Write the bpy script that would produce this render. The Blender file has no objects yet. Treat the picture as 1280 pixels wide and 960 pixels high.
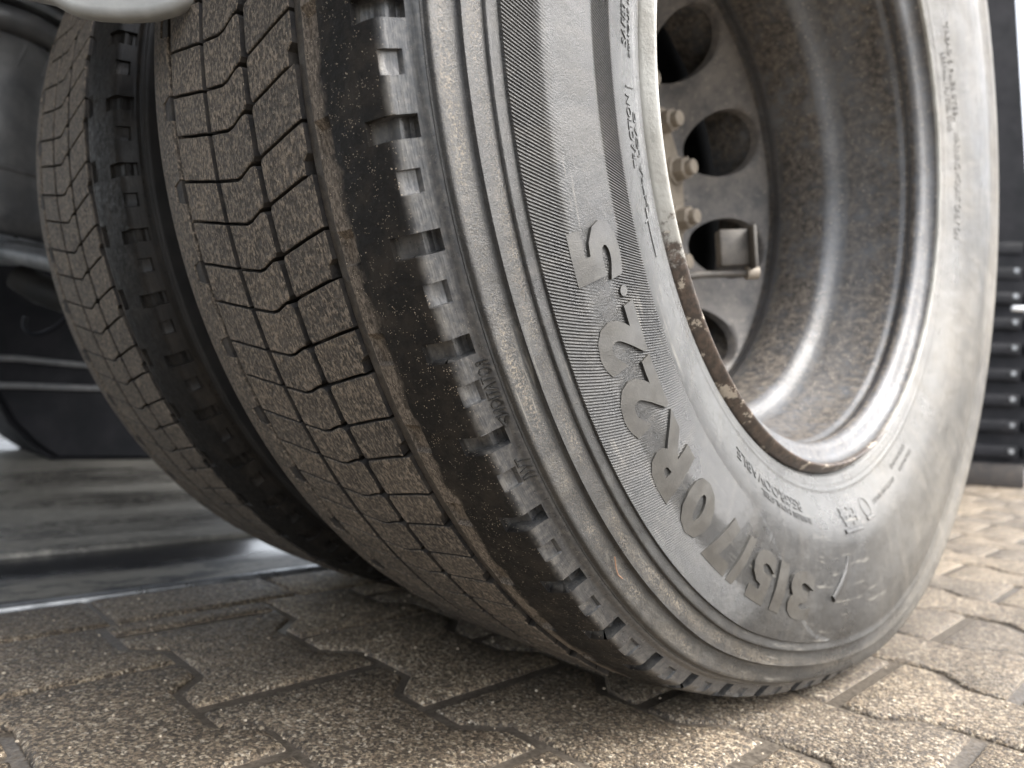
import bpy, bmesh, math, random
from mathutils import Vector, Matrix
random.seed(7)
rad, sin, cos, PI = math.radians, math.sin, math.cos, math.pi
S = bpy.context.scene
COL = S.collection

# ------------------------------------------------------------------ camera, sky, sun, exposure
EXPOSURE = 2.15
CAMP = Vector((0.385, -0.646, -0.257))
YAW, PITCH, ROLL = rad(45.61), rad(1.88), rad(3.01)
fw = Vector((-sin(YAW)*cos(PITCH), cos(YAW)*cos(PITCH), sin(PITCH)))
r0 = Vector((cos(YAW), sin(YAW), 0.0)); u0 = r0.cross(fw)
rt = r0*cos(ROLL) + u0*sin(ROLL); up = -r0*sin(ROLL) + u0*cos(ROLL)
cam_d = bpy.data.cameras.new("camera"); cam = bpy.data.objects.new("camera", cam_d); COL.objects.link(cam)
M3 = Matrix((rt, up, -fw)).transposed()
cam.matrix_world = Matrix.Translation(CAMP) @ M3.to_4x4()
cam_d.sensor_width = 36; cam_d.lens = 894.4/1280*36
cam_d.clip_start = 0.01; cam_d.clip_end = 500
cam_d.dof.use_dof = True; cam_d.dof.focus_distance = 0.385; cam_d.dof.aperture_fstop = 7.5
S.camera = cam

SUN_EL, SUN_AZ = rad(48), rad(66)      # azimuth clockwise from +Y: light comes from the +X side
w = bpy.data.worlds.new("World"); S.world = w; w.use_nodes = True
nt = w.node_tree; bg = nt.nodes['Background']
sky = nt.nodes.new('ShaderNodeTexSky'); sky.sky_type = 'NISHITA'; sky.sun_disc = False
sky.sun_elevation = SUN_EL; sky.sun_rotation = SUN_AZ; sky.air_density = 1.0; sky.dust_density = 4.0; sky.ozone_density = 1.0
hs = nt.nodes.new('ShaderNodeHueSaturation'); hs.inputs['Saturation'].default_value = 0.30
nt.links.new(sky.outputs[0], hs.inputs['Color']); nt.links.new(hs.outputs[0], bg.inputs['Color'])
bg.inputs['Strength'].default_value = 0.15
sun_d = bpy.data.lights.new("sun", 'SUN'); sun_d.energy = 1.25; sun_d.angle = rad(22); sun_d.color = (1, .965, .92)
sun = bpy.data.objects.new("sun", sun_d); COL.objects.link(sun)
sd = Vector((cos(SUN_EL)*sin(SUN_AZ), cos(SUN_EL)*cos(SUN_AZ), sin(SUN_EL)))
sun.rotation_euler = sd.to_track_quat('Z', 'Y').to_euler()
S.view_settings.view_transform = 'Standard'; S.view_settings.look = 'None'
S.view_settings.exposure = EXPOSURE; S.view_settings.gamma = 1

GZ = -0.485                                  # ground level (the axle is at z = 0)

def at(px, py, depth):                       # a point seen in the 1280x960 photograph at a given depth
    return CAMP + depth*(fw + rt*((px-640)/894.4) + up*((480-py)/894.4))

# ------------------------------------------------------------------ helpers
def tag(o, label=None, cat=None, group=None, kind=None):
    if label: o['label'] = label
    if cat: o['category'] = cat
    if group: o['group'] = group
    if kind: o['kind'] = kind
    return o
def empty(name, loc=(0,0,0)):
    o = bpy.data.objects.new(name, None); o.location = loc; o.empty_display_size = .05; COL.objects.link(o); return o
def mesh(name, V, F, mat, smooth=True, sharp=None):
    me = bpy.data.meshes.new(name); me.from_pydata(V, [], F)
    me.materials.append(mat)
    if smooth:
        me.polygons.foreach_set('use_smooth', [True]*len(me.polygons))
        if sharp: me.set_sharp_from_angle(angle=rad(sharp))
    me.update(); return me
def add(name, me, parent=None, loc=None):
    o = bpy.data.objects.new(name, me); COL.objects.link(o)
    if parent: o.parent = parent
    if loc: o.location = loc
    return o
def bm_mesh(name, bm, mat, smooth=False, sharp=35):
    me = bpy.data.meshes.new(name); bmesh.ops.recalc_face_normals(bm, faces=bm.faces); bm.to_mesh(me); bm.free()
    me.materials.append(mat)
    if smooth:
        me.polygons.foreach_set('use_smooth', [True]*len(me.polygons)); me.set_sharp_from_angle(angle=rad(sharp))
    return me
def sst(a, b, v):
    t = max(0, min(1, (v-a)/(b-a))); return t*t*(3-2*t)
def box(bm, c, s, bev=0, rotm=None, seg=2):
    r = bmesh.ops.create_cube(bm, size=1.0); vs = r['verts']
    bmesh.ops.scale(bm, vec=s, verts=vs)
    if bev:
        es = list({e for v in vs for e in v.link_edges})
        rr = bmesh.ops.bevel(bm, geom=es, offset=bev, segments=seg, affect='EDGES', profile=.5)
        vs = list({v for f in rr['faces'] for v in f.verts} | {v for v in vs if v.is_valid})
    if rotm is not None: bmesh.ops.transform(bm, matrix=rotm, verts=vs)
    bmesh.ops.translate(bm, vec=c, verts=vs)
def tube(bm, pts, r, n=12, caps=True):
    pts = [Vector(p) for p in pts]; rings = []
    for i, p in enumerate(pts):
        d = (pts[min(i+1, len(pts)-1)] - pts[max(i-1, 0)]).normalized()
        a = d.orthogonal().normalized() if i == 0 else (a0 - d*a0.dot(d)).normalized()
        a0 = a; b = d.cross(a); rr = r[i] if isinstance(r, (list, tuple)) else r
        rings.append([bm.verts.new(p + (a*cos(2*PI*k/n) + b*sin(2*PI*k/n))*rr) for k in range(n)])
    for A, B in zip(rings, rings[1:]):
        for k in range(n): bm.faces.new((A[k], A[(k+1) % n], B[(k+1) % n], B[k]))
    if caps: bm.faces.new(rings[0][::-1]); bm.faces.new(rings[-1])
def lathe_z(bm, prof, n=64, c=(0,0,0)):      # prof: (radius, z)
    rings = [[bm.verts.new((c[0]+r*cos(2*PI*k/n), c[1]+r*sin(2*PI*k/n), c[2]+z)) for k in range(n)] for r, z in prof]
    for A, B in zip(rings, rings[1:]):
        for k in range(n): bm.faces.new((A[k], A[(k+1) % n], B[(k+1) % n], B[k]))

# ------------------------------------------------------------------ materials
class N:                                     # tiny node-graph builder
    def __init__(s, name):
        s.m = bpy.data.materials.new(name); s.m.use_nodes = True; s.t = s.m.node_tree
        s.b = s.t.nodes['Principled BSDF']; s.pos = s.t.nodes.new('ShaderNodeNewGeometry').outputs['Position']
    def n(s, typ, **kw):
        o = s.t.nodes.new(typ)
        for k, v in kw.items():
            if hasattr(o, k): setattr(o, k, v)
        return o
    def put(s, sock, v):
        if isinstance(v, bpy.types.NodeSocket): s.t.links.new(v, sock)
        elif v is not None: sock.default_value = v
    def noise(s, scale, detail=4, rough=.55, vec=None, dist=0):
        o = s.n('ShaderNodeTexNoise'); s.put(o.inputs['Vector'], vec or s.pos)
        o.inputs['Scale'].default_value = scale; o.inputs['Detail'].default_value = detail
        o.inputs['Roughness'].default_value = rough; o.inputs['Distortion'].default_value = dist; return o.outputs['Fac']
    def vor(s, scale, vec=None, feature='F1', out='Distance'):
        o = s.n('ShaderNodeTexVoronoi'); o.feature = feature; s.put(o.inputs['Vector'], vec or s.pos); o.inputs['Scale'].default_value = scale
        return o.outputs[out]
    def ramp(s, fac, stops, interp='LINEAR'):
        o = s.n('ShaderNodeValToRGB'); s.put(o.inputs[0], fac); cr = o.color_ramp; cr.interpolation = interp
        while len(cr.elements) < len(stops): cr.elements.new(.5)
        for e, (p, c) in zip(cr.elements, stops):
            e.position = p; e.color = (c, c, c, 1) if isinstance(c, (int, float)) else (*c, 1)
        return o.outputs[0]
    def mix(s, fac, a, b, mode='MIX'):
        o = s.n('ShaderNodeMix'); o.data_type = 'RGBA'; o.blend_type = mode
        s.put(o.inputs[0], fac)
        s.put(o.inputs[6], (*a, 1) if isinstance(a, tuple) else a); s.put(o.inputs[7], (*b, 1) if isinstance(b, tuple) else b)
        return o.outputs[2]
    def math(s, op, a, b=None, clamp=False):
        o = s.n('ShaderNodeMath'); o.operation = op; o.use_clamp = clamp; s.put(o.inputs[0], a)
        if b is not None: s.put(o.inputs[1], b)
        return o.outputs[0]
    def xyz(s, vec=None):
        o = s.n('ShaderNodeSeparateXYZ'); s.put(o.inputs[0], vec or s.pos); return o.outputs
    def scale(s, v, vec=None):
        o = s.n('ShaderNodeMapping'); s.put(o.inputs[0], vec or s.pos); o.inputs['Scale'].default_value = v; return o.outputs[0]
    def bump(s, h, dist, strength=1.0, nrm=None):
        o = s.n('ShaderNodeBump'); s.put(o.inputs['Height'], h); o.inputs['Distance'].default_value = dist
        s.put(o.inputs['Strength'], strength)
        if nrm: s.put(o.inputs['Normal'], nrm)
        return o.outputs[0]
    def out(s, color=None, rough=None, normal=None, metal=None, spec=None, coat=None, coatr=None):
        i = s.b.inputs
        if color is not None: s.put(i['Base Color'], (*color, 1) if isinstance(color, tuple) else color)
        if rough is not None: s.put(i['Roughness'], rough)
        if normal is not None: s.put(i['Normal'], normal)
        if metal is not None: s.put(i['Metallic'], metal)
        if spec is not None: s.put(i['Specular IOR Level'], spec)
        if coat is not None: s.put(i['Coat Weight'], coat)
        if coatr is not None: s.put(i['Coat Roughness'], coatr)
        return s.m
    def wheel(s):                            # radius about the axle, angle (degrees, bottom = 0, rear = +90) and x
        X, Y, Z = s.xyz()
        r = s.math('SQRT', s.math('ADD', s.math('MULTIPLY', Y, Y), s.math('MULTIPLY', Z, Z)))
        a = s.math('MULTIPLY', s.math('ARCTAN2', Y, s.math('MULTIPLY', Z, -1.0)), 180/PI)
        return X, r, a
    def polar(s):                            # (x, radius, arc length): stretches noise along the tread
        X, r, a = s.wheel(); o = s.n('ShaderNodeCombineXYZ')
        s.put(o.inputs[0], X); s.put(o.inputs[1], r); s.put(o.inputs[2], s.math('MULTIPLY', a, .5*PI/180)); return o.outputs[0]

def mat_tread():
    n = N('tread_rubber'); pol = n.polar()
    g = n.noise(620, 3, .6, n.scale((1, 1, .62), pol)); big = n.noise(30, 5, .65); mid = n.noise(210, 5, .65)
    dust = n.ramp(g, [(.44, 0), (.58, 1)])
    base = n.mix(n.ramp(big, [(.3, 0), (.7, 1)]), (.028, .0245, .021), (.074, .064, .053))
    c = n.mix(n.math('MULTIPLY', dust, n.ramp(mid, [(.35, .15), (.62, 1)])), base, (.24, .20, .158))
    oi = n.n('ShaderNodeObjectInfo').outputs['Random']; c = n.mix(1.0, c, n.mix(oi, (.91, .91, .91), (1.10, 1.08, 1.05)), 'MULTIPLY')
    sp = n.ramp(n.vor(620), [(.10, 1), (.17, 0)])
    gate = n.ramp(n.noise(420, 1), [(.56, 0), (.6, 1)])
    c = n.mix(n.math('MULTIPLY', sp, gate), c, (.55, .47, .36))
    h = n.math('ADD', g, n.math('MULTIPLY', mid, 1.5))
    return n.out(c, n.ramp(mid, [(.3, .62), (.7, .85)]), n.bump(h, .0016, 1.0), spec=.4)
def mat_groove():
    n = N('groove_rubber'); c = n.mix(n.ramp(n.noise(120, 5), [(.4, 0), (.7, 1)]), (.012, .011, .011), (.045, .038, .031))
    return n.out(c, .75, n.bump(n.noise(500, 3), .0005))
def mat_shoulder(dark=False):  # dark: inner wheel's copy, shade between the tyres put into the colour
    n = N('shoulder_rubber'); X, r, a = n.wheel(); pol = n.polar()
    Xl = n.math('ABSOLUTE', n.math('ADD', X, .0105))      # distance from the tyre's middle
    wob = n.math('MULTIPLY', n.math('SUBTRACT', n.noise(45, 4), .5), .028)
    t = n.math('ADD', Xl, wob)
    wet = n.ramp(n.math('MULTIPLY', t, 5.0), [(.460, 0), (.488, 1)])             # dusty strip, then the black wet band
    side = n.ramp(n.math('MULTIPLY', r, 1.0), [(.4892, 1), (.4908, 0)])          # below the corner: brushed sidewall
    g = n.noise(900, 3, .6, n.scale((1, 1, .45), pol)); mid = n.noise(210, 5, .65)
    dusty = n.mix(n.ramp(g, [(.40, 0), (.62, 1)]), (.06, .05, .04), (.19, .16, .13))
    black = n.mix(n.ramp(n.noise(60, 5, .7), [(.45, 0), (.75, 1)]), (.0085, .008, .0075), (.030, .025, .020))
    grey = n.mix(n.ramp(n.noise(300, 4, .6), [(.42, 0), (.68, 1)]), (.040, .041, .043), (.085, .082, .077))
    c = n.mix(wet, dusty, black)
    if not dark: c = n.mix(side, c, grey)
    rimw = n.math('MULTIPLY', n.math('MULTIPLY', n.ramp(r, [(.4880, 0), (.4892, 1)]), n.ramp(r, [(.4904, 1), (.4914, 0)])), n.ramp(n.noise(120, 4, .7), [(.42, 0), (.58, 1)]))
    if not dark: c = n.mix(n.math('MULTIPLY', rimw, .7), c, (.19, .175, .15))
    def specks(sc, lo, gs, g0):
        return n.math('MULTIPLY', n.ramp(n.vor(sc), [(lo, 1), (lo+.05, 0)]), n.ramp(n.noise(gs, 1), [(g0, 0), (g0+.03, 1)]))
    sp = n.math('MAXIMUM', specks(900, .15, 260, .53), specks(380, .09, 130, .58))
    sp = n.math('MULTIPLY', sp, n.math('SUBTRACT', 1.0, n.math('MULTIPLY', side, .85)))
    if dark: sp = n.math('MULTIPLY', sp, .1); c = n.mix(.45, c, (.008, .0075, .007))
    c = n.mix(sp, c, n.mix(n.noise(300, 1), (.62, .56, .47), (.45, .34, .22)))
    brush = n.noise(600, 3, .6, n.scale((1, 1, .12), pol))
    h = n.math('ADD', n.math('MULTIPLY', n.math('MULTIPLY', brush, side), .5), n.math('ADD', n.math('MULTIPLY', n.math('MULTIPLY', mid, .9), n.math('SUBTRACT', 1.05, side)), n.math('MULTIPLY', sp, 1.2)))
    ro = n.mix(wet, (.7,)*3, n.ramp(mid, [(.35, .52), (.7, .75)])); ro = n.mix(side, ro, n.ramp(mid, [(.3, .24), (.7, .40)]))
    return n.out(c, ro, n.bump(h, .0009, .8), spec=.15 if dark else n.math('ADD', n.math('MULTIPLY', side, .3), .22))
def mat_sidewall():
    n = N('sidewall_rubber'); X, r, a = n.wheel(); pol = n.polar()
    fine = n.noise(1500, 3, .7); film = n.noise(14, 6, .6); st = n.noise(90, 5, .7, n.scale((1, 1, .25), pol))
    c = n.mix(n.ramp(film, [(.35, 0), (.7, 1)]), (.0105, .0108, .011), (.023, .0228, .022))
    c = n.mix(n.math('MULTIPLY', n.ramp(fine, [(.45, 0), (.7, 1)]), n.ramp(st, [(.4, .1), (.62, .9)])), c, (.072, .069, .062))
    # dried mud that collects on the outer ribs
    band = n.math('ADD', n.math('MULTIPLY', n.ramp(r, [(.4475, 0), (.4500, 1)]), n.ramp(r, [(.4550, 1), (.4580, 0)])), n.math('MULTIPLY', n.ramp(r, [(.4620, 0), (.4660, 1)]), n.ramp(r, [(.4710, 1), (.4740, 0)])))
    outer = n.ramp(r, [(.437, 0), (.439, 1)])
    c = n.mix(n.math('MULTIPLY', outer, .35), c, (.009, .0085, .008))
    bead_sheen = n.math('MULTIPLY', n.ramp(r, [(.335, 1), (.358, 0)]), n.ramp(film, [(.3, .75), (.6, 1)]))
    c = n.mix(bead_sheen, c, (.082, .083, .082))  # paler colour stands in for the sky's sheen near the rim
    tiny = n.math('MULTIPLY', n.ramp(n.vor(900), [(.16, 1), (.22, 0)]), n.ramp(n.noise(260, 2), [(.50, 0), (.58, 1)]))
    c = n.mix(n.math('MULTIPLY', tiny, .35), c, (.26, .24, .21))
    mud = n.math('MULTIPLY', band, n.math('MULTIPLY', n.ramp(n.noise(900, 4, .75), [(.50, 0), (.60, 1)]), n.ramp(n.noise(60, 4, .7, n.scale((1, 1, .3), pol)), [(.40, .25), (.60, 1)])))
    c = n.mix(n.math('MULTIPLY', mud, .6), c, (.27, .225, .165))
    # dusty rear and lower part of the sidewall
    rear = n.math('MULTIPLY', n.ramp(n.math('DIVIDE', n.math('ADD', a, 180), 360), [(.50, 0), (.62, 1)]), n.ramp(n.noise(9, 6, .7, n.scale((1, 1, .4), pol)), [(.35, .15), (.65, 1)]))
    c = n.mix(n.math('MULTIPLY', rear, .4), c, (.24, .215, .175))
    rad_st = n.noise(70, 4, .6, n.scale((1, .16, 1), pol)); run = n.ramp(rad_st, [(.52, 0), (.66, 1)])
    c = n.mix(n.math('MULTIPLY', run, n.math('ADD', n.math('MULTIPLY', rear, .5), .12)), c, (.135, .122, .102))
    scuff = n.ramp(n.noise(240, 3, .6, n.scale((1, 1, .06), pol)), [(.60, 0), (.66, 1)])
    sg = n.ramp(n.noise(22, 3), [(.50, 0), (.60, 1)])
    c = n.mix(n.math('MULTIPLY', n.math('MULTIPLY', scuff, sg), .5), c, (.16, .15, .13))
    ro = n.ramp(n.math('ADD', n.math('MULTIPLY', film, .6), n.math('MULTIPLY', st, .4)), [(.38, .23), (.64, .50)])
    ro = n.math('SUBTRACT', ro, n.math('MULTIPLY', bead_sheen, .06))
    ro = n.math('ADD', ro, n.math('ADD', n.math('MULTIPLY', outer, .06), n.math('MULTIPLY', mud, .3))) if False else n.math('ADD', ro, n.math('ADD', n.math('MULTIPLY', mud, .3), n.math('MULTIPLY', rear, .10)))
    h = n.math('ADD', fine, n.math('MULTIPLY', n.noise(300, 4, .6), .8))
    return n.out(c, ro, n.bump(h, .0006, .8, n.bump(n.noise(16, 3, .5), .006, .8)), spec=.5)
def mat_letters():
    n = N('lettering_rubber'); c = n.mix(n.ramp(n.noise(1300, 3, .7), [(.4, 0), (.65, 1)]), (.034, .0325, .029), (.066, .062, .054)); c = n.mix(n.ramp(n.noise(60, 5, .7), [(.35, 0), (.65, .6)]), c, (.022, .021, .020))
    return n.out(c, n.ramp(n.noise(90, 4), [(.35, .30), (.65, .52)]), n.bump(n.noise(1500, 2), .0003, .6, n.bump(n.noise(16, 3, .5), .006, .8)), spec=.5)
def mat_flange():
    n = N('rim_flange_paint'); X, r, a = n.wheel()
    ed = n.math('ADD', a, n.math('MULTIPLY', n.math('SUBTRACT', n.noise(70, 6, .7), .5), 26))
    worn = n.ramp(n.math('DIVIDE', n.math('ADD', ed, 180), 360), [(.333, 0), (.338, 1), (.56, 1), (.60, 0)])
    chips = n.ramp(n.noise(48, 6, .7), [(.57, 0), (.60, 1)])
    fl = n.ramp(n.noise(120, 5, .7), [(.66, 0), (.69, 1)])
    cream = n.mix(n.ramp(n.noise(30, 5), [(.35, 0), (.7, 1)]), (.34, .335, .31), (.21, .20, .175))
    cream = n.mix(fl, cream, (.10, .11, .10))
    brown = n.mix(n.ramp(n.noise(200, 4), [(.4, 0), (.7, 1)]), (.035, .027, .022), (.085, .06, .045))
    brown = n.mix(chips, brown, (.30, .26, .21))
    c = n.mix(worn, cream, brown)
    return n.out(c, n.ramp(n.noise(90, 4), [(.3, .32), (.7, .6)]), n.bump(n.noise(260, 5, .65), .0008, .6))
def mat_rim():
    n = N('rim_paint'); X, r, a = n.wheel(); pol = n.polar()
    d = n.noise(26, 7, .72, n.scale((1.3, 1, .8), pol)); d2 = n.noise(140, 6, .75)
    base = n.mix(n.ramp(n.noise(8, 4), [(.35, 0), (.65, 1)]), (.050, .054, .060), (.14, .147, .158))
    flat = n.math('SUBTRACT', 1.0, n.ramp(n.math('ABSOLUTE', n.xyz(n.n('ShaderNodeNewGeometry').outputs['Normal'])[0]), [(.12, 0), (.32, 1)]))
    dirt = n.math('MULTIPLY', n.ramp(n.math('ADD', n.math('MULTIPLY', d, .65), n.math('MULTIPLY', d2, .35)), [(.37, .15), (.52, 1)]), n.math('ADD', n.math('MULTIPLY', flat, .6), .4))
    mudc = n.mix(n.ramp(d2, [(.42, 0), (.62, 1)]), (.034, .030, .027), (.150, .130, .108))
    c = n.mix(dirt, base, mudc)
    sp = n.math('MULTIPLY', n.ramp(n.vor(210), [(.14, 1), (.2, 0)]), n.ramp(n.noise(90, 2), [(.5, 0), (.55, 1)]))
    c = n.mix(n.math('MULTIPLY', sp, .7), c, (.38, .33, .27))
    ro = n.mix(dirt, (.36,)*3, (.66,)*3)
    return n.out(c, ro, n.bump(n.math('ADD', d2, n.math('MULTIPLY', sp, 1.0)), .0015, .6), metal=.15, spec=.6)
def mat_disc():
    n = N('disc_paint'); d = n.noise(30, 7, .7); d2 = n.noise(150, 5, .7)
    c = n.mix(n.ramp(d, [(.35, 0), (.6, 1)]), (.050, .048, .048), (.125, .112, .100))
    c = n.mix(n.ramp(d2, [(.58, 0), (.7, 1)]), c, (.21, .185, .155))
    return n.out(c, .55, n.bump(d2, .001, .5), spec=.5)
def mat_hub():
    n = N('hub_dusty_paint'); c = n.mix(n.ramp(n.noise(45, 6, .7), [(.35, 0), (.65, 1)]), (.17, .145, .115), (.29, .25, .20))
    return n.out(c, .6, n.bump(n.noise(300, 3), .0005, .5))
def simple(name, c1, c2, rough=.5, sc=40, bump=.0006, metal=0, r2=None, spec=.5):
    n = N(name); f = n.noise(sc, 6, .65)
    c = n.mix(n.ramp(f, [(.35, 0), (.68, 1)]), c1, c2)
    ro = rough if r2 is None else n.ramp(n.noise(sc*1.7, 5), [(.35, rough), (.65, r2)])
    return n.out(c, ro, n.bump(n.noise(sc*6, 4), bump, .6), metal=metal, spec=spec)
def mat_paver():
    n = N('paver_concrete'); oi = n.n('ShaderNodeObjectInfo')
    v = n.n('ShaderNodeTexVoronoi'); n.put(v.inputs['Vector'], n.pos); v.inputs['Scale'].default_value = 400
    g = n.ramp(n.xyz(v.outputs['Color'])[0], [(0, (.030, .026, .022)), (.22, (.085, .071, .056)), (.5, (.175, .142, .108)), (.75, (.235, .20, .15)), (.92, (.31, .28, .23)), (1, (.40, .375, .33))])
    pits = n.ramp(n.noise(420, 4, .7), [(.42, 0), (.55, 1)])
    c = n.mix(pits, (.040, .033, .026), g)
    tone = n.mix(oi.outputs['Random'], (1.1, 1.05, .98), (1.65, 1.54, 1.36)); c = n.mix(1.0, c, tone, 'MULTIPLY')
    damp = n.ramp(n.noise(5, 5, .6), [(.40, 0), (.62, 1)]); c = n.mix(n.math('MULTIPLY', damp, .35), c, (.040, .034, .029))
    h = n.math('ADD', n.math('MULTIPLY', v.outputs['Distance'], -1.2), n.math('MULTIPLY', n.noise(500, 4, .7), 1.6))
    h = n.math('ADD', h, n.math('MULTIPLY', n.noise(70, 4), 1.5))
    ro = n.ramp(n.noise(160, 4), [(.35, .42), (.65, .70)])
    return n.out(c, ro, n.bump(h, .0013, .8), spec=.45)
def mat_joint():
    n = N('joint_sand'); c = n.mix(n.ramp(n.noise(300, 4), [(.35, 0), (.65, 1)]), (.055, .047, .038), (.125, .107, .086))
    return n.out(c, .30, n.bump(n.noise(250, 3, .5), .0006), spec=.6)
def mat_concrete():
    n = N('wet_concrete'); d = n.noise(5, 7, .68, n.scale((1, .45, 1))); c = n.mix(n.ramp(d, [(.36, 0), (.62, 1)]), (.05, .047, .042), (.20, .19, .165))
    c = n.mix(n.ramp(n.noise(60, 5, .7), [(.5, 0), (.7, 1)]), c, (.26, .245, .21))
    return n.out(c, n.ramp(d, [(.4, .2), (.6, .6)]), n.bump(n.noise(150, 5, .7), .002, .7), spec=.6)
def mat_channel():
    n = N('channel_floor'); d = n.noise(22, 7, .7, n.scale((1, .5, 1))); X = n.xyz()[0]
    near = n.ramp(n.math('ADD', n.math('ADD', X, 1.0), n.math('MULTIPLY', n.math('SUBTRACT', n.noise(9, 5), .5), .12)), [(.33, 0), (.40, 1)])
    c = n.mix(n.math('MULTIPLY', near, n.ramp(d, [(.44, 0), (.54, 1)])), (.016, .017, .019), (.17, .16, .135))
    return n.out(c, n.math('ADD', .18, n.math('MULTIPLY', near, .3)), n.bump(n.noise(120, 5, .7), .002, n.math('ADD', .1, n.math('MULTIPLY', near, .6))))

MSWD = simple('shaded_sidewall_rubber', (.010, .010, .010), (.020, .019, .018), .6, 30, .0006, spec=.25)  # inner wheel's sidewall copy, with the shade of the gap in its colour
MWG = simple('worn_groove_rubber', (.030, .026, .022), (.085, .072, .058), .6, 260, .0010)
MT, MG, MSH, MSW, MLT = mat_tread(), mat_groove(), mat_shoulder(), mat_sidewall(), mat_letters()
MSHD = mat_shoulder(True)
MFL, MRM, MDC, MHB = mat_flange(), mat_rim(), mat_disc(), mat_hub()
MPV, MJT, MCN, MCH = mat_paver(), mat_joint(), mat_concrete(), mat_channel()
MBLK = simple('black_plastic', (.006, .007, .009), (.014, .014, .017), .55, 12, .0004, r2=.7, spec=.12)
MRUB = simple('bellows_rubber', (.030, .031, .033), (.085, .083, .080), .38, 18, .0008, r2=.6)
MSTL = simple('worn_steel', (.16, .17, .18), (.34, .35, .36), .26, 30, .0006, metal=.75, r2=.45)
MGRY = simple('grey_plastic', (.21, .215, .21), (.30, .305, .295), .42, 22, .0004, r2=.55)
MCHS = simple('chassis_paint', (.008, .009, .010), (.026, .024, .022), .45, 14, .001, r2=.65, spec=.25)
MBRK = simple('brake_cast', (.045, .040, .035), (.10, .088, .074), .6, 60, .0008)
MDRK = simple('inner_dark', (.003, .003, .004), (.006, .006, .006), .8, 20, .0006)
MWALL = simple('pale_render', (.68, .64, .56), (.76, .72, .64), .8, 3, .001)
MWIN = simple('dark_window', (.05, .045, .04), (.09, .08, .07), .2, 4, .0001)
MBARK = simple('twig', (.16, .08, .045), (.26, .14, .08), .7, 200, .0003)

# ------------------------------------------------------------------ ground: paving stones, border, drain channel, concrete
ground = add('ground', mesh('ground', [(-.474, -8, GZ-.0036), (60, -8, GZ-.0036), (60, 120, GZ-.0036), (-.474, 120, GZ-.0036)], [(0, 1, 2, 3)], MJT, False))
tag(ground, 'sand jointed paved yard of interlocking double-T concrete stones', kind='structure')
L2, HH, WH = .0968, .0800, .0525
def stone_outline(kind='full'):
    h = HH-.0028; wv = WH-.0028; x0 = L2-.0045; p = []
    half = [(x0, -h), (x0, h), (.064, h), (.038, wv), (-.038, wv), (-.064, h), (-x0, h), (-x0, -h), (-.064, -h), (-.038, -wv), (.038, -wv), (.064, -h)]
    return half
def stone_mesh(name, poly, depth=.03, bev=.0038):
    # jittered, finely chamfered stone
    n = len(poly); cx = sum(p[0] for p in poly)/n; cy = sum(p[1] for p in poly)/n
    def inset(d):
        out = []
        for i in range(n):
            a, b, c = Vector(poly[i-1]), Vector(poly[i]), Vector(poly[(i+1) % n])
            e1 = (b-a).normalized(); e2 = (c-b).normalized(); n1 = Vector((-e1.y, e1.x)); n2 = Vector((-e2.y, e2.x))
            m = (n1+n2); m = m/max(.35, m.dot(n1)); out.append(b + m*d)
        return out
    rings = [(inset(0), -depth), (inset(0), -bev*.9), (inset(bev*.35), -bev*.35), (inset(bev), 0)]
    V = [(p.x, p.y, z) for ring, z in rings for p in ring]; F = []
    for k in range(3):
        for i in range(n): F.append((k*n+i, k*n+(i+1) % n, (k+1)*n+(i+1) % n, (k+1)*n+i))
    F.append(tuple(range(3*n, 4*n)))
    return mesh(name, V, F, MPV, True, 50)
st_poly = stone_outline()
stone_me = stone_mesh('paving_stone', st_poly)
ROW = .1345
cnt = 0
for k in range(-6, 26):
    yc = .050 + ROW*k
    xo = .153 if k % 2 == 0 else .0555
    nx = 6 if k < 8 else 5
    for j in range(-4, nx):
        xc = xo + .098 + .196*j
        if xc - L2 < -.376: continue
        if k > 12 and xc > .9: continue
        o = add('paving_stone', stone_me, ground, (xc + random.uniform(-.001, .001), yc + random.uniform(-.001, .001), GZ + random.uniform(-.0012, .0012)))
        o.rotation_euler = (rad(random.uniform(-.35, .35)), rad(random.uniform(-.35, .35)), rad(random.uniform(-.3, .3))); cnt += 1
# cut stones along the border course
H1, W1 = HH-.0028, WH-.0028
cutA = stone_mesh('cut_stone', [(-.0040, -H1), (-.0040, H1), (-.0328, H1), (-.0588, W1), (-.1330, W1), (-.1330, -W1), (-.0588, -W1), (-.0328, -H1)])
cutB = stone_mesh('cut_stone', [(-.0040, -H1), (-.0040, H1), (-.0345, H1), (-.0345, -H1)])
for k in range(-6, 26):
    o = add('paving_stone', cutA if k % 2 == 0 else cutB, ground, ((-.239 if k % 2 == 0 else -.3365), .050+ROW*k, GZ + random.uniform(-.001, .001)))
bor_me = stone_mesh('border_stone', [(-.0450, -.0935), (.0450, -.0935), (.0450, .0935), (-.0450, .0935)])
for k in range(-3, 18):
    o = add('paving_stone', bor_me, ground, (-.4225, -.325+.193*k, GZ+random.uniform(-.001, .001)))
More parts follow.
